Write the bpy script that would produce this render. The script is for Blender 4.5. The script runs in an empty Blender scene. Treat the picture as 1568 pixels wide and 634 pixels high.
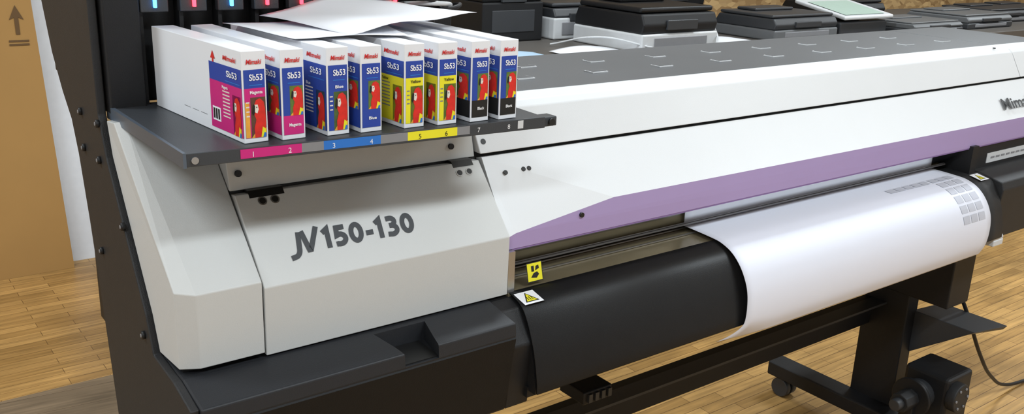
import bpy, bmesh, math, random
from mathutils import Vector, Matrix
random.seed(4)
scn=bpy.context.scene
try:
    scn.view_settings.view_transform='Standard'
except Exception: pass

# ---------------------------------------------------------------- materials
def new_mat(name):
    m=bpy.data.materials.new(name); m.use_nodes=True
    nt=m.node_tree; b=nt.nodes["Principled BSDF"]; return m,nt,b
def M(name,col,rough=.5,metal=0.,var=.06,scale=30.,bump=0.,spec=.5,emit=0.,coord='Object'):
    m,nt,b=new_mat(name)
    tc=nt.nodes.new('ShaderNodeTexCoord'); no=nt.nodes.new('ShaderNodeTexNoise')
    no.inputs['Scale'].default_value=scale; no.inputs['Detail'].default_value=4
    nt.links.new(tc.outputs[coord],no.inputs['Vector'])
    mx=nt.nodes.new('ShaderNodeMix'); mx.data_type='RGBA'
    mx.inputs[6].default_value=(*[max(0,c*(1-var)) for c in col],1); mx.inputs[7].default_value=(*[min(1,c*(1+var)) for c in col],1)
    nt.links.new(no.outputs['Fac'],mx.inputs[0]); nt.links.new(mx.outputs[2],b.inputs['Base Color'])
    b.inputs['Roughness'].default_value=rough; b.inputs['Metallic'].default_value=metal
    b.inputs['Specular IOR Level'].default_value=spec
    if bump:
        bp=nt.nodes.new('ShaderNodeBump'); bp.inputs['Strength'].default_value=bump; bp.inputs['Distance'].default_value=.001
        n2=nt.nodes.new('ShaderNodeTexNoise'); n2.inputs['Scale'].default_value=600; nt.links.new(tc.outputs[coord],n2.inputs['Vector'])
        nt.links.new(n2.outputs['Fac'],bp.inputs['Height']); nt.links.new(bp.outputs['Normal'],b.inputs['Normal'])
    if emit:
        b.inputs['Emission Color'].default_value=(*col,1); b.inputs['Emission Strength'].default_value=emit
    return m
WHITE=M('cover_offwhite',(.54,.54,.525),.45,0,.02,4,.15)
WHITE2=M('lid_white',(.68,.69,.70),.38,0,.02,4,.1)
PURPLE=M('accent_purple',(.37,.275,.49),.38,0,.03,5)
PURPLE2=M('accent_purple_dark',(.22,.14,.34),.4,0,.03,5)
BLACK=M('chassis_black',(.010,.010,.011),.5,0,.15,12,.25,.35)
BLACKM=M('textured_black',(.018,.018,.019),.55,0,.2,40,.4,.4)
BASEB=M('base_black',(.006,.006,.0065),.55,0,.2,40,.3,.25)
DGREY=M('dark_grey_plastic',(.035,.037,.041),.45,0,.1,15,.25)
LEDGE=M('base_ledge_black',(.018,.019,.022),.5,0,.1,15,.3,.35)
TOPG=M('lid_top_grey',(.095,.10,.107),.45,0,.06,8,.3)
MGREY=M('mid_grey',(.22,.22,.23),.5)
SHELF=M('shelf_grey',(.038,.042,.048),.42,0,.1,12,.2)
SHELFE=M('shelf_edge_highlight',(.10,.125,.16),.35,.3)  # metal shelf rim, lighter blue-grey: edge highlight painted into the colour
METAL=M('steel',(.45,.45,.45),.3,.9)
APRON=M('apron_black',(.009,.009,.0095),.42,0,.15,20,.15,.35)
PLATEN=M('platen_brown_reflection',(.22,.18,.11),.25,.4,.25,5)  # platen metal; olive-brown reflection of floor and carton is put into its colour
PAPER=M('paper_white',(.73,.745,.83),.6,0,.01,3)
PAPERP=M('print_patch_grey',(.50,.51,.57),.6)
SHEET=M('office_paper',(.84,.85,.89),.6,0,.01,3)
CARD=M('carton_white',(.76,.77,.80),.45,0,.02,6)
INKTXT=M('logo_charcoal',(.022,.024,.027),.5)
BLUEP=M('print_blue',(.018,.055,.34),.4,0,.05,20)
BLUE2=M('print_blue_bright',(.02,.16,.55),.4)
MAG=M('print_magenta',(.58,.015,.19),.4)
YEL=M('print_yellow',(.80,.72,.02),.4)
KBLK=M('print_black',(.008,.008,.008),.4)
RED=M('print_red',(.62,.02,.02),.45)
PARR=M('parrot_red',(.66,.02,.012),.45,0,.35,120)
PARG=M('parrot_green',(.10,.16,.03),.45,0,.7,90)
PARO=M('parrot_orange',(.75,.35,.04),.45,0,.3,90)
PARW=M('parrot_face',(.75,.68,.6),.45)
PTXT=M('print_white',(.85,.85,.87),.45)
PGREEN=M('pale_green_glass',(.42,.55,.48),.3)
PALE=M('device_white',(.60,.61,.62),.4)
MPALE=M('device_grey',(.13,.135,.14),.45)
LBLUE=M('leaflet_blue',(.45,.62,.78),.5)
CARDB=M('cardboard',(.40,.225,.07),.8,0,.12,2.5)
FOAM=M('foam_board',(.74,.77,.82),.7)
LEDB=M('led_blue',(.05,.35,1.),.4,0,0,5,0,.5,7); LEDR=M('led_red',(1.,.03,.05),.4,0,0,5,0,.5,7)
def clear_mat():
    m=bpy.data.materials.new('clear_cover'); m.use_nodes=True; nt=m.node_tree; nt.nodes.clear()
    o=nt.nodes.new('ShaderNodeOutputMaterial'); t=nt.nodes.new('ShaderNodeBsdfTransparent'); g=nt.nodes.new('ShaderNodeBsdfGlossy')
    t.inputs[0].default_value=(.82,.82,.80,1); g.inputs['Roughness'].default_value=.06
    f=nt.nodes.new('ShaderNodeFresnel'); f.inputs[0].default_value=1.5
    a=nt.nodes.new('ShaderNodeMath'); a.operation='ADD'; a.inputs[1].default_value=.06; nt.links.new(f.outputs[0],a.inputs[0])
    mx=nt.nodes.new('ShaderNodeMixShader'); nt.links.new(a.outputs[0],mx.inputs[0]); nt.links.new(t.outputs[0],mx.inputs[1]); nt.links.new(g.outputs[0],mx.inputs[2]); nt.links.new(mx.outputs[0],o.inputs[0]); return m
CLEAR=clear_mat()
def wood_floor(name,c1,c2,cm,bw=.42,bh=.055,rot=0.,rough=.38):
    m,nt,b=new_mat(name)
    tc=nt.nodes.new('ShaderNodeTexCoord'); mp=nt.nodes.new('ShaderNodeMapping'); mp.inputs['Rotation'].default_value=(0,0,rot)
    nt.links.new(tc.outputs['Object'],mp.inputs[0])
    br=nt.nodes.new('ShaderNodeTexBrick'); br.inputs['Scale'].default_value=1.
    br.inputs['Brick Width'].default_value=bw; br.inputs['Row Height'].default_value=bh; br.inputs['Mortar Size'].default_value=.0012
    br.inputs['Color1'].default_value=(*c1,1); br.inputs['Color2'].default_value=(*c2,1); br.inputs['Mortar'].default_value=(*cm,1); br.offset=.37
    nt.links.new(mp.outputs[0],br.inputs['Vector'])
    mp2=nt.nodes.new('ShaderNodeMapping'); mp2.inputs['Scale'].default_value=(3,45,1); nt.links.new(mp.outputs[0],mp2.inputs[0])
    no=nt.nodes.new('ShaderNodeTexNoise'); no.inputs['Scale'].default_value=1.5; no.inputs['Detail'].default_value=6; nt.links.new(mp2.outputs[0],no.inputs['Vector'])
    n2=nt.nodes.new('ShaderNodeTexNoise'); n2.inputs['Scale'].default_value=2.2; n2.inputs['Detail'].default_value=6; nt.links.new(tc.outputs['Object'],n2.inputs['Vector'])
    r=nt.nodes.new('ShaderNodeMapRange'); r.inputs[1].default_value=.3; r.inputs[2].default_value=.7; r.inputs[3].default_value=.68; r.inputs[4].default_value=1.15; nt.links.new(no.outputs['Fac'],r.inputs[0])
    r2=nt.nodes.new('ShaderNodeMapRange'); r2.inputs[1].default_value=.3; r2.inputs[2].default_value=.7; r2.inputs[3].default_value=.66; r2.inputs[4].default_value=1.15; nt.links.new(n2.outputs['Fac'],r2.inputs[0])
    mu=nt.nodes.new('ShaderNodeMath'); mu.operation='MULTIPLY'; nt.links.new(r.outputs[0],mu.inputs[0]); nt.links.new(r2.outputs[0],mu.inputs[1])
    vm=nt.nodes.new('ShaderNodeVectorMath'); vm.operation='SCALE'; nt.links.new(br.outputs['Color'],vm.inputs[0]); nt.links.new(mu.outputs[0],vm.inputs['Scale'])
    nt.links.new(vm.outputs[0],b.inputs['Base Color']); b.inputs['Roughness'].default_value=rough
    return m
FLOOR=wood_floor('maple_strip_floor',(.62,.365,.125),(.40,.225,.070),(.18,.09,.03),.34,.045)
BOARD=wood_floor('weathered_boards',(.26,.19,.12),(.20,.145,.09),(.08,.05,.03),1.4,.12,.1,.6)
def osb():
    m,nt,b=new_mat('osb_plywood')
    tc=nt.nodes.new('ShaderNodeTexCoord'); v=nt.nodes.new('ShaderNodeTexVoronoi'); v.inputs['Scale'].default_value=14
    mp=nt.nodes.new('ShaderNodeMapping'); mp.inputs['Scale'].default_value=(1,1,2.4); nt.links.new(tc.outputs['Object'],mp.inputs[0]); nt.links.new(mp.outputs[0],v.inputs['Vector'])
    cr=nt.nodes.new('ShaderNodeValToRGB'); cr.color_ramp.elements[0].color=(.24,.14,.055,1); cr.color_ramp.elements[1].color=(.60,.42,.2,1)
    sp=nt.nodes.new('ShaderNodeSeparateColor'); nt.links.new(v.outputs['Color'],sp.inputs[0]); nt.links.new(sp.outputs[0],cr.inputs[0]); nt.links.new(cr.outputs[0],b.inputs['Base Color'])
    b.inputs['Roughness'].default_value=.7; return m
OSB=osb()
CEIL=M('ceiling_paint',(.75,.77,.80),.8)
BENCH=M('bench_laminate',(.11,.10,.09),.5)

# ---------------------------------------------------------------- helpers
def empty(name,loc=(0,0,0),rotz=0.):
    e=bpy.data.objects.new(name,None); e.location=loc; e.rotation_euler=(0,0,rotz); e.empty_display_size=.1
    bpy.context.collection.objects.link(e); return e
def mobj(name,verts,faces,mats,parent=None,midx=None,bevel=0,smooth=False,recalc=True):
    me=bpy.data.meshes.new(name); me.from_pydata([tuple(v) for v in verts],[],faces)
    if not isinstance(mats,(list,tuple)): mats=[mats]
    for m in mats: me.materials.append(m)
    if midx:
        for p,i in zip(me.polygons,midx): p.material_index=i
    if recalc:
        bm=bmesh.new(); bm.from_mesh(me); bmesh.ops.recalc_face_normals(bm,faces=bm.faces); bm.to_mesh(me); bm.free()
    if smooth:
        for p in me.polygons: p.use_smooth=True
    o=bpy.data.objects.new(name,me); bpy.context.collection.objects.link(o)
    if parent: o.parent=parent
    if bevel:
        b=o.modifiers.new('b','BEVEL'); b.width=bevel; b.segments=3; b.limit_method='ANGLE'; b.angle_limit=math.radians(20); b.harden_normals=False
    return o
def box(name,x0,x1,y0,y1,z0,z1,mat,parent=None,bevel=0):
    v=[(x,y,z) for x in(x0,x1) for y in(y0,y1) for z in(z0,z1)]
    f=[(0,1,3,2),(4,6,7,5),(0,4,5,1),(2,3,7,6),(0,2,6,4),(1,5,7,3)]
    return mobj(name,v,f,mat,parent,bevel=bevel)
def prism(name,prof,x0,x1,mat,parent=None,bevel=0,x0b=None,smooth=False):
    n=len(prof); v=[(x0,y,z) for y,z in prof]+[(x1,y,z) for y,z in prof]
    f=[tuple(range(n)),tuple(range(2*n-1,n-1,-1))]+[(i,(i+1)%n,n+(i+1)%n,n+i) for i in range(n)]
    return mobj(name,v,f,mat,parent,bevel=bevel,smooth=smooth)
def cyl(name,c,axis,r,l,mat,parent=None,n=24,bevel=0,r2=None):
    bm=bmesh.new(); bmesh.ops.create_cone(bm,cap_ends=True,segments=n,radius1=r,radius2=r if r2 is None else r2,depth=l)
    q=Vector((0,0,1)).rotation_difference(Vector(axis).normalized())
    bmesh.ops.transform(bm,matrix=Matrix.Translation(c)@q.to_matrix().to_4x4(),verts=bm.verts)
    me=bpy.data.meshes.new(name); bm.to_mesh(me); bm.free(); me.materials.append(mat)
    for p in me.polygons: p.use_smooth=len(p.vertices)==4
    o=bpy.data.objects.new(name,me); bpy.context.collection.objects.link(o)
    if parent:o.parent=parent
    if bevel:
        b=o.modifiers.new('b','BEVEL'); b.width=bevel; b.segments=2; b.limit_method='ANGLE'
    return o
def text(name,body,org,ux,uy,height,mat,parent=None,width=None,bold=0.,shear=0.,depth=0.0003,align='L'):
    c=bpy.data.curves.new(name+'_c','FONT'); c.body=body; c.size=1; c.offset=bold; c.shear=shear
    t=bpy.data.objects.new(name+'_t',c); bpy.context.collection.objects.link(t)
    dg=bpy.context.evaluated_depsgraph_get(); me=bpy.data.meshes.new_from_object(t.evaluated_get(dg))
    bpy.data.objects.remove(t); bpy.data.curves.remove(c)
    xs=[v.co.x for v in me.vertices]
    if not xs: return
    ux=Vector(ux).normalized(); uy=Vector(uy).normalized(); n=ux.cross(uy)
    sy=height/.73; sx=sy if width is None else width/(max(xs)-min(xs))
    mid=(min(xs)+max(xs))/2 if align=='C' else min(xs)
    for v in me.vertices:
        v.co=Vector(org)+ux*((v.co.x-mid)*sx)+uy*(v.co.y*sy)+n*depth
    me.materials.clear(); me.materials.append(mat)
    o=bpy.data.objects.new(name,me); bpy.context.collection.objects.link(o)
    if parent:o.parent=parent
    return o
def cut(o,cutter):
    b=o.modifiers.new('cut','BOOLEAN'); b.operation='DIFFERENCE'; b.object=cutter; b.solver='EXACT'
    dg=bpy.context.evaluated_depsgraph_get(); dg.update()
    me=bpy.data.meshes.new_from_object(o.evaluated_get(dg))
    o.modifiers.clear(); o.data=me; bpy.data.objects.remove(cutter)
class Decal:
    """coloured flat polygons on one face: origin + ux,uy axes"""
    def __init__(s,org,ux,uy,off=.0004):
        s.o=Vector(org); s.ux=Vector(ux).normalized(); s.uy=Vector(uy).normalized(); s.n=s.ux.cross(s.uy); s.v=[];s.f=[];s.m=[];s.mats=[];s.off=off;s.k=0
    def poly(s,pts,mat,lift=0):
        if mat not in s.mats:s.mats.append(mat)
        b=len(s.v)
        for x,y in pts: s.v.append(s.o+s.ux*x+s.uy*y+s.n*(s.off+lift*.00015))
        s.f.append(tuple(range(b,b+len(pts)))); s.m.append(s.mats.index(mat))
    def rect(s,x0,y0,x1,y1,mat,lift=0): s.poly([(x0,y0),(x1,y0),(x1,y1),(x0,y1)],mat,lift)
    def build(s,name,parent): return mobj(name,s.v,s.f,s.mats,parent,midx=s.m,recalc=False)
def arc(cx,cy,rx,ry,a0,a1,n=16):
    return [(cx+rx*math.cos(math.radians(a0+(a1-a0)*i/n)),cy+ry*math.sin(math.radians(a0+(a1-a0)*i/n))) for i in range(n+1)]
def ribbon(d,pts,w,mat,sc,shear,ox,closed=False,lift=0):
    P=[Vector(p) for p in pts]; n=len(P); Lf=[];Rt=[]
    for i in range(n):
        if closed: a,b=P[(i-1)%n],P[(i+1)%n]; d1=(P[i]-a).normalized(); d2=(b-P[i]).normalized()
        else:
            d1=(P[i]-P[i-1]).normalized() if i>0 else (P[1]-P[0]).normalized()
            d2=(P[i+1]-P[i]).normalized() if i<n-1 else d1
        n1=Vector((-d1.y,d1.x)); n2=Vector((-d2.y,d2.x)); m=(n1+n2)
        if m.length<1e-4: m=n1
        m.normalize(); k=min(2.2,1/max(.3,m.dot(n1)))
        Lf.append(P[i]+m*w/2*k); Rt.append(P[i]-m*w/2*k)
    T=lambda p:((ox+p.x+shear*p.y)*sc[0],p.y*sc[1])
    for i in range(n if closed else n-1):
        j=(i+1)%n; d.poly([T(Rt[i]),T(Rt[j]),T(Lf[j]),T(Lf[i])],mat,lift)
def curve(name,pts,r,mat,parent=None):
    c=bpy.data.curves.new(name,'CURVE'); c.dimensions='3D'; c.bevel_depth=r; c.bevel_resolution=3
    sp=c.splines.new('BEZIER'); sp.bezier_points.add(len(pts)-1)
    for b,p in zip(sp.bezier_points,pts): b.co=p; b.handle_left_type=b.handle_right_type='AUTO'
    c.materials.append(mat)
    o=bpy.data.objects.new(name,c); bpy.context.collection.objects.link(o)
    if parent:o.parent=parent
    return o
def smoothprof(pts,n=6):
    out=[]; P=[pts[0]]+list(pts)+[pts[-1]]
    for i in range(1,len(P)-2):
        for k in range(n):
            t=k/n; r=[]
            for j in(0,1):
                a,b,c,d=P[i-1][j],P[i][j],P[i+1][j],P[i+2][j]
                r.append(.5*((2*b)+(-a+c)*t+(2*a-5*b+4*c-d)*t*t+(-a+3*b-3*c+d)*t**3))
            out.append(tuple(r))
    out.append(pts[-1]); return out
def sheet(name,prof,x0,x1,mat,parent=None,thick=.0006,nx=1,warp=None):
    n=len(prof); v=[];f=[]
    for i in range(nx+1):
        x=x0+(x1-x0)*i/nx
        for j,(y,z) in enumerate(prof):
            p=(x,y,z)
            if warp: p=warp(i/nx,j/(n-1),p)
            v.append(p)
    for i in range(nx):
        for j in range(n-1): f.append((i*n+j,i*n+j+1,(i+1)*n+j+1,(i+1)*n+j))
    o=mobj(name,v,f,mat,parent,smooth=True)
    s=o.modifiers.new('s','SOLIDIFY'); s.thickness=thick; s.offset=0
    return o

# ---------------------------------------------------------------- room
box('floor',-3,12,-3,4.6,-.1,0,FLOOR)
box('wall_back',-3,12,4.6,4.7,0,3.2,OSB)
box('wall_left',-3.1,-3,-3,4.6,0,3.2,CEIL)
box('wall_right',12,12.1,-3,4.6,0,3.2,OSB)
box('wall_front',-3,12,-3.1,-3,0,3.2,CEIL)
box('ceiling',-3,12,-3,4.6,3.2,3.3,CEIL)
cb=empty('cardboard_sheet')
mobj('sheet',[(-.9,4.28,0),(.82,4.28,0),(.82,4.31,0),(-.9,4.31,0),(-.9,4.46,2.3),(.745,4.46,2.3),(.745,4.49,2.3),(-.9,4.49,2.3)],[(0,1,5,4),(1,2,6,5),(2,3,7,6),(3,0,4,7),(4,5,6,7),(0,3,2,1)],CARDB,cb)
d=Decal((.69,4.28+.0783*1.03,1.03),(1,0,0),(0,.078,1),.003)
KB=M('carton_ink',(.13,.07,.025),.8)
d.poly([(0,.06),(.028,.12),(.056,.06),(.036,.07),(.036,.0),(.020,.0),(.020,.07)],KB); d.rect(-.01,-.03,.066,-.022,KB); d.rect(-.01,-.045,.066,-.037,KB); d.build('arrow_mark',cb)
fb=empty('foam_board')
mobj('board',[(.1,4.36,0),(.935,4.36,0),(.935,4.40,0),(.1,4.40,0),(.1,4.515,1.75),(.935,4.515,1.75),(.935,4.555,1.75),(.1,4.555,1.75)],[(0,1,5,4),(1,2,6,5),(2,3,7,6),(3,0,4,7),(4,5,6,7),(0,3,2,1)],FOAM,fb)
box('plywood_floor_sheet',-1.6,1.3,1.95,3.12,0,.012,BOARD)

# ---------------------------------------------------------------- PRINTER
P=empty('wide_format_printer')
XL,XJ,XM,XR,XE=.333,.457,.883,2.42,3.10
prism('core_upper',[(1.20,1.05),(1.262,1.18),(1.30,1.245),(1.69,1.255),(1.80,1.19),(1.80,1.05)],XM-.01,XE-.03,BLACK,P)
prism('core_rear',[(1.42,.80),(1.42,1.05),(1.80,1.05),(1.80,.80)],XL+.05,XE-.03,BLACK,P)
prism('core_left',[(1.17,.80),(1.17,1.05),(1.262,1.17),(1.275,1.222),(1.42,1.24),(1.5,1.24),(1.5,.80)],XJ,XM-.003,BLACK,P)
prism('core_end',[(1.17,.80),(1.17,1.06),(1.37,1.245),(1.5,1.245),(1.5,.80)],XL+.012,XJ,BLACK,P)
box('core_platen_bed',XM-.003,XR,1.17,1.42,.80,.955,BLACK,P)
box('core_right',XR,XE-.03,1.17,1.45,.80,1.05,BLACK,P)
prism('side_plate',[(1.085,.949),(1.15,.962),(1.235,.967),(1.258,1.02),(1.396,1.216),(1.42,1.275),(1.42,1.80),(1.75,1.80),(1.745,1.50),(1.73,1.41),(1.69,1.33),(1.64,1.273),(1.595,1.235),(1.57,1.184),(1.54,1.08),(1.52,.99),(1.484,.803),(1.45,.62),(1.20,.62),(1.10,.78)],XL-.008,XL+.004,BLACKM,P,bevel=.002)
for y,z in [(1.52,1.262),(1.42,1.262),(1.52,1.205),(1.43,1.205),(1.33,1.13),(1.27,.985),(1.47,1.05)]:
    cyl('side_screw',(XL-.010,y,z),(1,0,0),.006,.006,BLACK,P,12)
    cyl('side_screw_socket',(XL-.0132,y,z),(1,0,0),.003,.001,MGREY,P,8)
ch=.013
prof=[(1.15,.972),(1.15,1.079),(1.36,1.274),(1.406,1.268),(1.39,1.218),(1.252,1.022),(1.23,.972)]
A=[(XL+.005,1.15+ch,.972),(XL+.005,1.15+ch,1.083),(XL,1.368,1.272)]+[(XL,y,z) for y,z in prof[3:]]
B=[(XL+.030-(.016 if i in(2,3,4) else 0),y,z) for i,(y,z) in enumerate(prof)]; C=[(XJ-.003,y,z) for y,z in prof]
v=A+B+C; n=7; f=[tuple(range(7))]+[tuple(range(20,13,-1))]
for a in(0,7):
    for i in range(7): f.append((a+i,a+(i+1)%7,a+7+(i+1)%7,a+7+i))
mobj('end_cap',v,f,WHITE,P,bevel=.0015)
prism('front_panel',[(1.152,.966),(1.150,1.069),(1.245,1.178),(1.262,1.176),(1.262,.966)],XJ,XM-.0025,WHITE,P,bevel=.0015)
prism('upper_strip',[(1.258,1.181),(1.270,1.229),(1.30,1.236),(1.45,1.24),(1.45,1.18)],XJ-.002,XM-.0025,WHITE,P,bevel=.0015)
fv=Vector((0,.657,.754)); fn=Vector((0,-.754,.657))
def face_pt(x,s,off=0): return Vector((x,1.245-.095*s,1.178-.109*s))+fn*off
dl=Decal(face_pt(.510,.722),(1,0,0),fv,.0006)
sc=(.2045/6.45,.0330); w_=.25
GL=[([(.52,1.0),(.44,.25)]+arc(.17,.24,.27,.36,-5,-85,10)+[(-.02,-.16)],0,.0),([(.12,1.02),(.36,.10),(.44,.10),(.88,1.12)],0,.50),
    ([(.02,.76),(.27,.92),(.27,0)],0,1.52),([(.54,.885),(.15,.885),(.12,.52)]+arc(.24,.33,.29,.235,85,-115,14)+[(.02,.11)],0,2.08),
    (arc(.34,.5,.25,.39,0,360-360/28,27),1,2.80),([(.02,.38),(.40,.38)],0,3.56),([(.02,.76),(.27,.92),(.27,0)],0,4.06),
    ([(.04,.88)]+arc(.25,.71,.23,.18,95,-80,12)+[(.17,.53)],0,4.62),([(.17,.53)]+arc(.26,.31,.28,.22,80,-110,14)+[(.02,.12)],0,4.62),
    (arc(.34,.5,.25,.39,0,360-360/28,27),1,5.36)]
for k,(pts,cl,ox) in enumerate(GL): ribbon(dl,pts,w_,INKTXT,sc,.10,ox*1.08,bool(cl),k%2)
dl.build('panel_lettering',P)
for x,s in[(.494,.10),(.513,.10),(.834,.125),(.853,.125)]:
    cyl('panel_screw_ring',face_pt(x,s,.0003),fn,.0068,.001,METAL,P,20); cyl('panel_screw',face_pt(x,s,.0006),fn,.0048,.0014,KBLK,P,16)
for x0,x1 in[(.477,.53),(.826,.866)]:
    prism('panel_notch',[(1.2395,1.1725),(1.2475,1.1815),(1.262,1.1815),(1.262,1.1725)],x0,x1,KBLK,P)
for x,y,z in[(.470,1.2615,1.205),(.835,1.2615,1.203)]: cyl('strip_screw',(x,y,z),(0,-1,.2),.005,.004,BLACK,P,14)
prism('top_lid',[(1.247,1.187),(1.283,1.252),(1.296,1.262),(1.338,1.268),(1.36,1.262),(1.30,1.187)],XM+.002,2.775,WHITE2,P,bevel=.002)
for a,b in((XM+.002,2.775),(2.779,XE)):
    prism('top_cover',[(1.338,1.262),(1.339,1.268),(1.68,1.27),(1.72,1.262),(1.80,1.20),(1.76,1.19),(1.66,1.25)],a,b,TOPG,P,bevel=.003)
prism('end_lid',[(1.247,1.187),(1.283,1.252),(1.296,1.262),(1.338,1.268),(1.36,1.262),(1.30,1.187)],2.779,XE,WHITE2,P,bevel=.002)
for i in range(12):
    for (yy,off) in((1.43,0),(1.545,.1)):
        x=1.10+i*.195-off+.0
        if XM+.03<x<2.7:
            box('vent_frame',x,x+.042,yy,yy+.03,1.2688,1.2712,PALE,P); box('vent_insert',x+.003,x+.039,yy+.003,yy+.027,1.2690,1.2718,TOPG,P)
for x,y in((2.70,1.30),(2.70,1.36)): cyl('lid_screw',(x,y,1.2665),(0,0,1),.004,.003,BLACK,P,12)
X0,X1=XM+.003,XE
zt,zb=(1.245,1.182),(1.171,1.0945)
pl=(1.165,1.040); inn=(1.235,1.040)
v=[(X0,*zt),(X1,*zt),(X1,*zb),(1.129,*zb),(.905,1.1665,1.066),(X0,1.1660,1.060),(X0,*pl),(.905,*pl),(X1,*pl),(X0,*inn),(X1,*inn),(X0,1.262,1.178),(X1,1.262,1.178)]
f=[(0,5,4,3,2,1),(4,5,6,7),(3,4,7,8,2),(6,9,10,8,7),(9,11,12,10),(0,1,12,11),(0,11,9,6,5),(1,2,8,10,12)]
mobj('front_door',v,f,[WHITE2,PURPLE,PURPLE2],P,midx=[0,1,1,2,0,0,0,0])
box('door_bottom_trim',X0,X1,1.166,1.175,1.0365,1.0405,PURPLE2,P)
def door_pt(x,s,off=0): return Vector((x,1.245-.074*s,1.182-.0875*s))+Vector((0,-.764,.645))*off
text('door_emblem','Mimaki',door_pt(2.588,.74,.004),(1,0,0),(0,.645,.764),.034,INKTXT,P,width=.19,bold=.02,shear=.15)
for x,s in[(.921,.3),(.960,.29),(.972,.29)]: cyl('door_screw',door_pt(x,s,.0005),(0,-.764,.645),.0042,.002,KBLK,P,14)
cyl('door_latch',(1.05,1.166,1.075),(0,-1,0),.0045,.004,KBLK,P,14)
for z in(1.205,1.222): cyl('lid_side_screw',(.897,1.2575+(z-1.205)*.55,z),(0,-.87,.5),.005,.003,KBLK,P,14)
# opening
prism('platen',[(1.152,.957),(1.152,.966),(1.42,.974),(1.42,.957)],XM,XR,PLATEN,P)
box('opening_back',XM,XR,1.385,1.42,.974,1.05,DGREY,P)
for yy in(1.205,1.235,1.27): box('platen_strip',XM,XR,yy,yy+.0025,.967+(yy-1.15)*.03,.9695+(yy-1.15)*.03,METAL,P)
cyl('pinch_shaft',((XM+XR)/2,1.345,1.01),(1,0,0),.009,XR-XM,METAL,P)
for i in range(11):
    x=1.0+i*.135; box('pinch_roller_block',x,x+.05,1.335,1.385,.982,1.035,BLACK,P,.003)
mobj('clear_front_cover',[(XM+.02,1.168,1.039),(XR-.02,1.168,1.039),(XR-.02,1.225,.984),(XM+.02,1.225,.984)],[(0,1,2,3)],CLEAR,P)
box('clear_cover_lip',XM+.02,XR-.02,1.222,1.227,.982,.9855,MGREY,P)
box('opening_end_plate',XM,XM+.014,1.155,1.23,.966,1.039,METAL,P)
for yy,zz in((1.17,.99),(1.19,1.01),(1.17,.975)): cyl('end_plate_screw',(XM+.0145,yy,zz),(1,0,0),.003,.003,METAL,P,12)
box('opening_end_plate_right',XR-.03,XR,1.155,1.40,.966,1.045,BLACK,P)
ap=smoothprof([(1.158,.9655),(1.142,.9645),(1.112,.948),(1.084,.895),(1.070,.840),(1.068,.815)])
apr=sheet('media_apron',ap,XM+.003,XR,APRON,P,.003)
inner=[(y+.006,z-.004) for y,z in ap[4:]]
prism('apron_end',inner+[(1.17,.815),(1.17,.955)],XM+.004,XM+.012,BLACK,P); prism('apron_end_right',inner+[(1.17,.815),(1.17,.955)],XR-.012,XR-.003,BLACK,P)
box('apron_base',XM,XR,1.09,1.42,.80,.82,BLACK,P)
sheet('apron_flange',[(y-.006 if z<.96 else y,z+.004) for y,z in [(1.22,.968)]+ap],2.345,2.43,BLACKM,P,.006)
bl=prism('base_ledge',[(1.15,.963),(1.078,.951),(1.076,.93),(1.10,.785),(1.45,.74),(1.45,.963)],XL+.004,.845,LEDGE,P,bevel=.003)
# grip recess cut out of the ledge (opens over its front edge)
pts=[(.622,1.142),(.712,1.142),(.702,1.10),(.694,1.06),(.642,1.06),(.634,1.10)]
cv=[(x,y,.93) for x,y in pts]+[(x,y,1.0) for x,y in pts]; n=6
ct=mobj('cutter',cv,[tuple(range(n)),tuple(range(2*n-1,n-1,-1))]+[(i,(i+1)%n,n+(i+1)%n,n+i) for i in range(n)],KBLK)
cut(bl,ct)
prism('grip_floor',[(1.141,.932),(1.081,.932),(1.081,.929),(1.141,.929)],.636,.700,KBLK,P)
prism('base_ledge_corner',[(1.15,.961),(1.125,.952),(1.09,.90),(1.10,.785),(1.45,.785),(1.45,.961)],.845,XM+.01,BLACK,P,bevel=.003)
prism('base_front',[(1.0765,.927),(1.0745,.925),(1.098,.79),(1.11,.79)],XL+.006,.843,BASEB,P)
prism('base_ledge_right',[(1.15,.975),(1.085,.960),(1.078,.94),(1.09,.80),(1.45,.76),(1.45,.975)],XR+.012,XE,BLACKM,P,bevel=.003)
box('status_label',2.50,2.80,1.168,1.1695,.985,1.012,PALE,P)
for i in range(9): box('status_label_line',2.52+i*.028,2.54+i*.028,1.1672,1.168,.996,1.001,MGREY,P)
d=Decal((2.80,1.166,.985),(1,0,0),(0,0,1),.0015); d.rect(.01,0,.04,.03,BLUE2); d.rect(.045,0,.08,.03,YEL); d.build('right_warning_label',P)
cyl('white_lever',(2.425,1.075,.815),(1,0,0),.012,.05,PALE,P,16,.002); box('lever_tab',2.40,2.45,1.062,1.09,.795,.812,PALE,P,.003)
d=Decal((.930,1.160,.973),(1,0,.0),(0,.25,1),.0006); d.rect(0,0,.034,.034,KBLK); d.rect(.0015,.0015,.0325,.0325,YEL,1)
d.poly([(.008,.008),(.02,.006),(.026,.012),(.022,.017),(.014,.015)],KBLK,2); d.rect(.010,.018,.016,.028,KBLK,2); d.poly([(.018,.019),(.027,.022),(.026,.028),(.02,.027)],KBLK,2); d.build('pinch_warning_label',P)
for xx in(.888,2.37):
    d=Decal((xx,1.112,.956 if xx<1 else .960),(1,0,0),(0,1,.22),.004 if xx<1 else .008); d.rect(0,0,.040,.034,PTXT); d.poly([(.006,.005),(.034,.005),(.020,.031)],KBLK,1); d.poly([(.0095,.007),(.0305,.007),(.020,.0275)],YEL,2)
    for q in range(3): d.rect(.0145+q*.0045,.010,.016+q*.0045,.019,KBLK,3)
    d.build('heat_warning_label',P)
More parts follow.
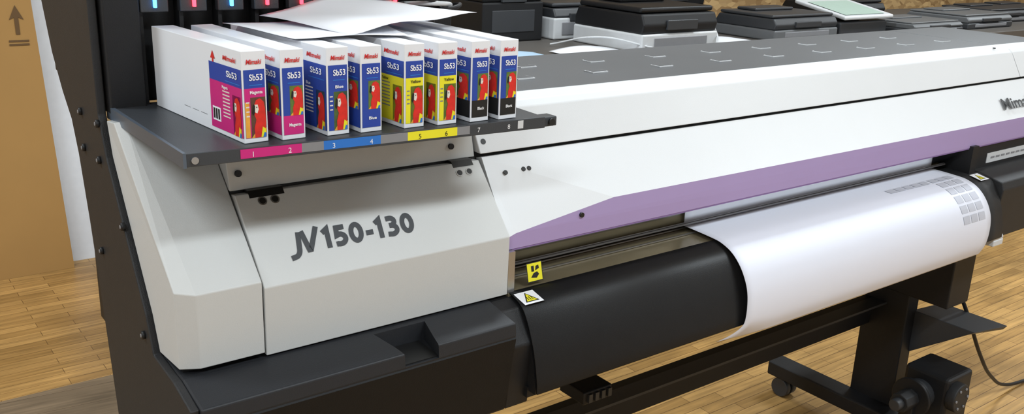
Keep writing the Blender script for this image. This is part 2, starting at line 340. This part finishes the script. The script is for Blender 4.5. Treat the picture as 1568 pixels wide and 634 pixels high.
# ink shelf
SZ=1.285
fl,fr=(.345,1.098),(.878,1.070)
v=[(fl[0],fl[1],SZ-.017),(fr[0],fr[1],SZ-.017),(.90,1.43,SZ-.017),(.343,1.43,SZ-.017)]; v+=[(a,b,SZ) for a,b,c in v]
mobj('ink_shelf',v,[(0,3,2,1),(4,5,6,7),(0,1,5,4),(1,2,6,5),(2,3,7,6),(3,0,4,7)],SHELF,P,bevel=.001)
v=[(.342,fl[1]-.001,SZ-.018),(.346,fl[1]-.001,SZ-.018),(.346,1.43,SZ-.018),(.340,1.43,SZ-.018)]; v+=[(a,b,SZ+.001) for a,b,c in v]
mobj('shelf_side_rim',v,[(0,3,2,1),(4,5,6,7),(0,1,5,4),(1,2,6,5),(2,3,7,6),(3,0,4,7)],SHELFE,P)
cyl('shelf_screw',(.356,fl[1]-.001,SZ-.009),(0,-1,0),.0045,.004,METAL,P,14)
box('shelf_bracket',.862,.905,1.075,1.10,SZ-.017,SZ-.002,SHELF,P,.002); cyl('shelf_bracket_bolt',(.893,1.073,SZ-.010),(0,-1,0),.0055,.004,KBLK,P,14)
ux=Vector((fr[0]-fl[0],fr[1]-fl[1],0)).normalized()
d=Decal((fl[0],fl[1],SZ-.015),ux,(0,0,1),.0006)
for a,b,m in[(.412,.492,MAG),(.492,.522,MGREY),(.522,.604,BLUE2),(.604,.645,MGREY),(.645,.724,YEL),(.724,.745,MGREY),(.828,.838,PALE)]: d.rect(a-.345,.0015,b-.345,.0135,m)
d.build('slot_number_strip',P)
for i,x in enumerate((.428,.476,.536,.590,.664,.706,.760,.812)):
    text('slot_number',str(i+1),Vector((fl[0],fl[1],SZ-.012))+ux*(x-.345),ux,(0,0,1),.007,KBLK if i in(4,5) else PTXT,P,depth=.0010,align='C')
# ink station
box('ink_station_body',.345,.915,1.44,1.78,SZ,1.80,BLACK,P,.004)
box('ink_station_side',.340,.392,1.405,1.46,SZ-.01,1.80,BLACK,P,.003)
box('ink_station_ledge',.392,.915,1.405,1.45,1.447,1.475,DGREY,P,.003)
for i in range(9): box('slot_divider',.392+i*.0585,.398+i*.0585,1.415,1.45,SZ,1.447,BLACK,P)
for i in range(8):
    x=.413+i*.0568; L=LEDR if i in(1,3,4,7) else LEDB
    box('led_lens',x-.0022,x+.0022,1.400,1.406,1.427,1.444,L,P,.001); box('led_bezel',x-.02,x+.02,1.4055,1.42,1.420,1.447,DGREY,P,.002)
for i in range(3): curve('ink_tube',[(.80+i*.03,1.44,1.42),(.84+i*.03,1.38,1.435-.01*i),(.90+i*.02,1.40,1.42),(.93,1.50,1.40)],.004,PALE if i==1 else BLACK,P)
box('tower_post',.93,.99,1.50,1.78,1.27,1.8,BLACK,P,.004)
# stand
for X in(.55,2.61):
    box('stand_leg',X,X+.06,1.37,1.52,.11,.80,BLACK,P,.004)
    box('stand_leg_head',X-.002,X+.12,1.25,1.56,.50,.80,BLACK,P,.004)
    box('stand_foot',X-.07,X+.01,1.02,1.80,.070,.120,BLACK,P,.006)
    for y in(1.07,1.75):
        cyl('caster_wheel',(X-.048,y,.034),(1,0,0),.034,.022,DGREY,P,24,.003); cyl('caster_wheel_b',(X-.014,y,.034),(1,0,0),.034,.022,DGREY,P,24,.003)
        box('caster_fork',X-.043,X-.019,y-.02,y+.02,.034,.078,BLACK,P,.003)
box('stand_beam',.60,2.62,1.49,1.52,.365,.455,BLACK,P,.003)
prism('stand_beam_lip',[(1.44,.450),(1.49,.450),(1.49,.457),(1.44,.457)],.60,2.62,DGREY,P)
box('cooling_unit',1.19,1.27,1.28,1.36,.60,.63,BLACK,P,.004)
for i in range(4): box('cooling_vent',1.20+i*.018,1.21+i*.018,1.274,1.28,.606,.625,DGREY,P)
mobj('hanger_bracket',[(2.66,1.18,.44),(2.80,1.15,.44),(2.80,1.36,.44),(2.66,1.38,.44),(2.66,1.20,.425),(2.80,1.16,.425),(2.78,1.36,.32),(2.66,1.37,.30)],[(0,1,2,3),(0,4,5,1),(1,5,6,2),(2,6,7,3),(3,7,4,0),(4,7,6,5)],DGREY,P,bevel=.002)
T=P
box('takeup_arm',2.45,2.70,1.22,1.26,.20,.24,BLACK,T,.003)
box('takeup_motor_housing',2.52,2.66,1.16,1.30,.13,.33,BLACK,T,.012)
cyl('takeup_motor_cap',(2.56,1.15,.27),(0,-1,0),.045,.03,BLACKM,T,28,.004)
for q in range(6): cyl('takeup_cap_bolt',(2.56+.032*math.cos(q*1.047),1.134,.27+.032*math.sin(q*1.047)),(0,-1,0),.004,.004,MGREY,T,10)
cyl('takeup_hub',(2.50,1.24,.255),(1,0,0),.045,.05,DGREY,T,28,.004); cyl('takeup_flange',(2.47,1.24,.255),(1,0,0),.060,.012,BLACK,T,28,.003)
cyl('takeup_mandrel',(2.44,1.24,.255),(1,0,0),.03,.07,BLACKM,T,8,.003); cyl('takeup_knob',(2.395,1.24,.255),(1,0,0),.018,.03,DGREY,T,20,.003)
curve('power_cable',[(2.76,1.32,.55),(2.80,1.28,.44),(2.93,1.27,.26),(3.10,1.29,.12),(3.28,1.31,.03),(3.46,1.30,.008),(3.9,1.2,.008)],.006,BLACK,P)

# ---------------------------------------------------------------- media (loaded in the printer)
med=P
mp_=smoothprof([(1.384,.982),(1.18,.976),(1.12,.968),(1.083,.944),(1.058,.905),(1.050,.864),(1.053,.82),(1.066,.788)],6)
def curl(s,t,p):
    k=max(0,1-s/.12)**2*max(0,(t-.82)/.18)**1.5
    return (p[0]-.035*k,p[1]+.022*k,p[2]-.006*k)
sheet('printed_media_sheet',mp_,1.392,2.335,PAPER,med,.0006,40,curl)
pv=[];pf=[]
L=[0]
for i in range(1,len(mp_)): L.append(L[-1]+math.dist(mp_[i],mp_[i-1]))
def mpt(s,x,off=.0012):
    for i in range(1,len(L)):
        if L[i]>=s: break
    t=(s-L[i-1])/(L[i]-L[i-1]); y=mp_[i-1][0]+t*(mp_[i][0]-mp_[i-1][0]); z=mp_[i-1][1]+t*(mp_[i][1]-mp_[i-1][1])
    ty,tz=mp_[i][0]-mp_[i-1][0],mp_[i][1]-mp_[i-1][1]; l=math.hypot(ty,tz); return (x,y+tz/l*off,z-ty/l*off)
def patch(s0,s1,x0,x1):
    k=4
    for j in range(k):
        a=s0+(s1-s0)*j/k;b=s0+(s1-s0)*(j+1)/k; q=len(pv); pv.extend([mpt(a,x0),mpt(a,x1),mpt(b,x1),mpt(b,x0)]); pf.append((q,q+1,q+2,q+3))
for r in range(6):
    s=.215+r*.027
    for c in range(3): patch(s,s+.020,2.205+c*.036,2.235+c*.036)
for c in range(5): patch(.215,.235,2.02+c*.036,2.05+c*.036)
mobj('print_patches',pv,pf,PAPERP,med)

# ---------------------------------------------------------------- ink cartons
def parrot(d,x0,y0,x1,y1):
    w,h=x1-x0,y1-y0; q=lambda P:[(x0+a*w,y0+b*h) for a,b in P]
    d.rect(x0,y0,x1,y1,PARG,1)
    d.poly(q([(.0,.0),(1,.0),(1,.22),(.6,.30),(.3,.16)]),PARO,2)
    d.poly(q([(.22,.0),(.85,.0),(.97,.35),(.95,.7),(.86,.88),(.62,.97),(.36,.93),(.2,.78),(.24,.55),(.34,.45),(.2,.25)]),PARR,3)
    d.poly(q([(.24,.64),(.42,.60),(.52,.70),(.46,.82),(.26,.82)]),PARW,4)
    d.poly(q([(.08,.62),(.16,.56),(.26,.62),(.28,.80),(.16,.84)]),KBLK,5)
    d.rect(x0+.36*w,y0+.74*h,x0+.42*w,y0+.77*h,KBLK,6)
    d.poly(q([(.62,.0),(.9,.0),(.94,.20),(.74,.26)]),YEL,4); d.poly(q([(.74,.0),(.95,.0),(.97,.10),(.84,.12)]),BLUE2,5)
BW,BL,BH=.0325,.290,.116
def carton(kind,cname,variant,x,y,ang):
    e=empty('ink_cartridge_box',(x,y,SZ+.0005),math.radians(ang))
    box('carton',0,BW,0,BL,0,BH,CARD,e,.0008)
    K={'m':MAG,'b':BLUEP,'y':YEL,'k':KBLK}[kind]
    tcol=KBLK if kind=='y' else PTXT
    for side in(0,1):
        if side==0: d=Decal((0,0,0),(1,0,0),(0,0,1)); W=BW; org=Vector((0,0,0)); ux_=(1,0,0)
        else: d=Decal((0,.095,0),(0,-1,0),(0,0,1)); W=.095; org=Vector((0,.095,0)); ux_=(0,-1,0)
        u=Vector(ux_); m=.0022; a,b=(m,W-m) if side==0 else (0.0,W-.001)
        H=BH
        d.rect(a,.055*H,b,.80*H,BLUEP,0)
        if variant==0:
            d.rect(a,.055*H,b,.60*H,K,1)
            if side==0:
                if kind=='m': d.rect(a,.06*H,a+.006,.45*H,PARO,2)
                parrot(d,W*.30,.055*H,b,.50*H)
                for q in range(4): d.rect(a+.0015,(.44-.05*q)*H,a+.006,(.455-.05*q)*H,PARW if kind!='y' else MGREY,3)
            else:
                parrot(d,W*.70,.055*H,b-.004,.50*H); d.rect(a+.006,.14*H,a+.030,.30*H,PTXT,2)
                for q in range(3): d.rect(a+.008+q*.007,.16*H,a+.013+q*.007,.28*H,KBLK,3)
                for q in range(8): d.rect(W*.40,(.50-.04*q)*H,W*.62,(.515-.04*q)*H,PARW if kind!='y' else MGREY,2)
            tz=.54
        else:
            d.rect(a,.055*H,b,.27*H,K,1)
            if side==0: parrot(d,W*.36,.27*H,b,.60*H)
            else: parrot(d,W*.62,.27*H,b-.004,.60*H)
            tz=.15
        d.rect(a+.007 if side==0 else W*.5,.627*H,b-.004,.637*H,BLUE2,2)
        if side==1:
            d.poly([(.006,.84*H),(.013,.93*H),(.020,.84*H)],RED,1); d.rect(.011,.80*H,.015,.84*H,RED,1)
            for q in range(3): d.rect(-.09+q*.028,.16*H,-.07+q*.028,.166*H,MGREY,0)
        d.build('print_front' if side==0 else 'print_side',e)
        cxx=W*.5 if side==0 else W*.72
        text('maker_text','Mimaki',org+u*(W*.5 if side==0 else W*.66)+Vector((0,0,.86*H)),ux_,(0,0,1),.0062,RED,e,width=.021 if side==0 else .038,bold=.02,shear=.2,depth=.001,align='C')
        text('series_text','Sb53',org+u*(cxx if side else W*.56)+Vector((0,0,.685*H)),ux_,(0,0,1),.0080,PTXT,e,width=.018 if side==0 else .030,bold=.02,depth=.0012,align='C')
        text('colour_text',cname,org+u*(W*.55 if side==0 else W*.50)+Vector((0,0,tz*H)),ux_,(0,0,1),.0042,tcol,e,width=.017 if len(cname)>5 else .012,bold=.02,depth=.0014,align='C')
    d=Decal((0,0,BH),(1,0,0),(0,1,0),.0003); d.rect(.002,.012,BW-.002,.0125,MGREY); d.build('flap_seam',e)
    return e
specs=[('m','Magenta',0,.4575,4.),('m','Magenta',1,.5065,2.6),('b','Blue',0,.568,3.2),('b','Blue',1,.615,2.),('y','Yellow',0,.680,2.4),('y','Yellow',0,.732,2.),('k','Black',1,.785,1.6),('k','Black',1,.833,.8)]
for i,(k,c,vv,xr,an) in enumerate(specs): carton(k,c,vv,xr-BW,1.112-.0275*i/7,an)

def loose(name,pts,zf,mat=SHEET,n=14):
    (a,b,c,d_)=[Vector(p) for p in pts]; v=[];f=[]
    for i in range(n+1):
        for j in range(n+1):
            s,t=i/n,j/n; p=a*(1-s)*(1-t)+b*s*(1-t)+c*s*t+d_*(1-s)*t
            v.append((p.x,p.y,p.z+zf(s,t)))
    for i in range(n):
        for j in range(n): q=i*(n+1)+j; f.append((q,q+n+1,q+n+2,q+1))
    o=mobj(name,v,f,mat,None,smooth=True); s=o.modifiers.new('s','SOLIDIFY'); s.thickness=.0004; s.offset=1; return o
zt_=SZ+BH+.0025
loose('paper_sheet',[(.525,1.175,zt_),(.690,1.155,zt_),(.74,1.375,zt_),(.495,1.36,zt_)],lambda s,t:.001+.003*math.sin(3*s+2*t)**2)
loose('paper_sheet',[(.605,1.165,zt_+.004),(.862,1.235,zt_+.016),(.80,1.40,zt_+.024),(.56,1.38,zt_+.006)],lambda s,t:.012*math.sin(math.pi*s)*(.3+t)+.005*math.sin(5*s+2*t)**2)

# ---------------------------------------------------------------- background bench and devices
bz=1.05
be=empty('workbench')
box('top',1.9,9.2,2.62,3.75,bz-.04,bz,BENCH,be,.004)
for x in(2.0,4.3,6.6,9.05):
    for y in(2.7,3.6): box('leg',x,x+.06,y,y+.06,0,bz-.04,DGREY,be)
box('stretcher',2.0,9.1,3.62,3.65,.3,.38,DGREY,be)
def mfp(x,y,w,dp,h,body,lid,rot=0,lower=.42,name='inkjet_printer'):
    e=empty(name,(x,y,bz+.001),rot)
    box('base_tray',0,w,0,dp,0,h*lower,body,e,.008)
    prism('upper_body',[(.01,h*lower),(.0,h*.62),(.02,h*.86),(dp*.95,h*.86),(dp,h*.6),(dp,h*lower)],.005,w-.005,lid,e,.008)
    box('scanner_lid',.01,w-.01,.03,dp-.02,h*.875,h,lid,e,.01)
    box('output_slot',w*.15,w*.85,-.003,.02,h*.12,h*lower*.8,MGREY if body is not BLACK else DGREY,e,.003)
    box('control_panel',w*.3,w*.7,-.006,.01,h*.5,h*.72,DGREY,e,.003)
    box('feeder_bump',w*.2,w*.8,dp*.55,dp-.05,h,h*1.12,lid,e,.012)
    return e
mfp(2.76,2.76,.46,.44,.185,PALE,BLACK)
mfp(2.32,3.28,.33,.42,.34,BLACK,BLACK,0,.5)
mfp(2.70,3.26,.30,.36,.16,PALE,DGREY,0,.6)
mfp(3.70,2.82,.50,.38,.12,MPALE,DGREY)
mfp(3.30,3.32,.46,.38,.30,BLACK,BLACK)
mfp(4.75,3.20,.48,.40,.13,DGREY,BLACK)
mfp(4.75,2.72,.50,.36,.06,DGREY,MPALE)
mfp(5.36,2.75,.52,.40,.08,DGREY,MPALE)
mfp(5.95,2.9,.48,.38,.08,DGREY,DGREY)
mfp(6.55,3.0,.48,.38,.07,MPALE,DGREY)
e=empty('document_scanner',(4.25,2.84,bz+.001),0)
box('base',0,.42,0,.30,0,.07,DGREY,e,.01); 
mobj('tray',[(.0,-.02,.08),(.44,-.02,.08),(.44,.30,.14),(.0,.30,.14),(.0,-.02,.100),(.44,-.02,.100),(.44,.30,.16),(.0,.30,.16)],[(0,3,2,1),(4,5,6,7),(0,1,5,4),(1,2,6,5),(2,3,7,6),(3,0,4,7)],PALE,e,bevel=.008)
mobj('panel',[(.03,.0,.1065),(.38,.0,.1065),(.38,.24,.152),(.03,.24,.152)],[(0,1,2,3)],PGREEN,e); box('neck',.15,.28,.08,.2,.06,.10,DGREY,e)
for x in(7.3,7.5):
    e=empty('tape_roll',(x,2.9,bz+.001)); cyl('roll',(0,0,.03),(0,0,1),.06,.058,PALE,e,32); cyl('core',(0,0,.0301),(0,0,1),.035,.0590,CARDB,e,32)
loose('leaflet',[(2.02,2.72,bz+.002),(2.34,2.70,bz+.002),(2.36,2.98,bz+.002),(2.04,3.0,bz+.002)],lambda s,t:.012*math.sin(3.1*s)*t,LBLUE)
loose('paper_sheet',[(2.42,2.68,bz+.006),(2.74,2.70,bz+.006),(2.74,2.95,bz+.006),(2.42,2.95,bz+.006)],lambda s,t:.015*math.sin(3.1*s))
loose('paper_sheet',[(3.34,2.70,bz+.004),(3.62,2.74,bz+.004),(3.60,3.02,bz+.004),(3.32,3.0,bz+.004)],lambda s,t:.010*math.sin(3.1*s))
curve('usb_cable',[(2.55,3.1,bz+.01),(2.65,2.9,bz+.06),(2.85,2.72,bz+.02),(3.1,2.68,bz+.008),(3.28,2.9,bz+.12),(3.2,3.25,bz+.18)],.004,PALE)

# ---------------------------------------------------------------- lights
def area(name,loc,sx,sy,pw,col,rot=(0,0,0)):
    l=bpy.data.lights.new(name,'AREA'); l.shape='RECTANGLE'; l.size=sx; l.size_y=sy; l.energy=pw; l.color=col
    o=bpy.data.objects.new(name,l); o.location=loc; o.rotation_euler=rot; bpy.context.collection.objects.link(o); return o
for x in(-1.2,1.6,4.6,8.2):
    for y in(-.6,2.2):
        e=empty('ceiling_light_fixture',(x,y,3.2)); box('housing',-.65,.65,-.16,.16,-.06,0,PALE,e,.01)
        area('ceiling_lamp',(x,y,3.12),1.25,.28,55,(.85,.94,1.))
w=bpy.data.worlds.new('world'); scn.world=w; w.use_nodes=True; w.node_tree.nodes['Background'].inputs[0].default_value=(.8,.85,1,1); w.node_tree.nodes['Background'].inputs[1].default_value=.4

# ---------------------------------------------------------------- camera
yaw,pitch,roll=math.radians(37.49),math.radians(17.24),math.radians(2.19)
H=Vector((math.sin(yaw),math.cos(yaw),0)); R0=Vector((math.cos(yaw),-math.sin(yaw),0)); Z=Vector((0,0,1))
V=H*math.cos(pitch)-Z*math.sin(pitch); U0=H*math.sin(pitch)+Z*math.cos(pitch)
R=R0*math.cos(roll)+U0*math.sin(roll); U=-R0*math.sin(roll)+U0*math.cos(roll)
cd=bpy.data.cameras.new('camera'); cam=bpy.data.objects.new('camera',cd); bpy.context.collection.objects.link(cam)
mw=Matrix.Identity(4)
for i in range(3): mw[i][0]=R[i]; mw[i][1]=U[i]; mw[i][2]=-V[i]
mw[2][3]=1.57; cam.matrix_world=mw
cd.sensor_fit='HORIZONTAL'; cd.sensor_width=36; cd.lens=36*1426/1568; cd.clip_start=.05
scn.camera=cam
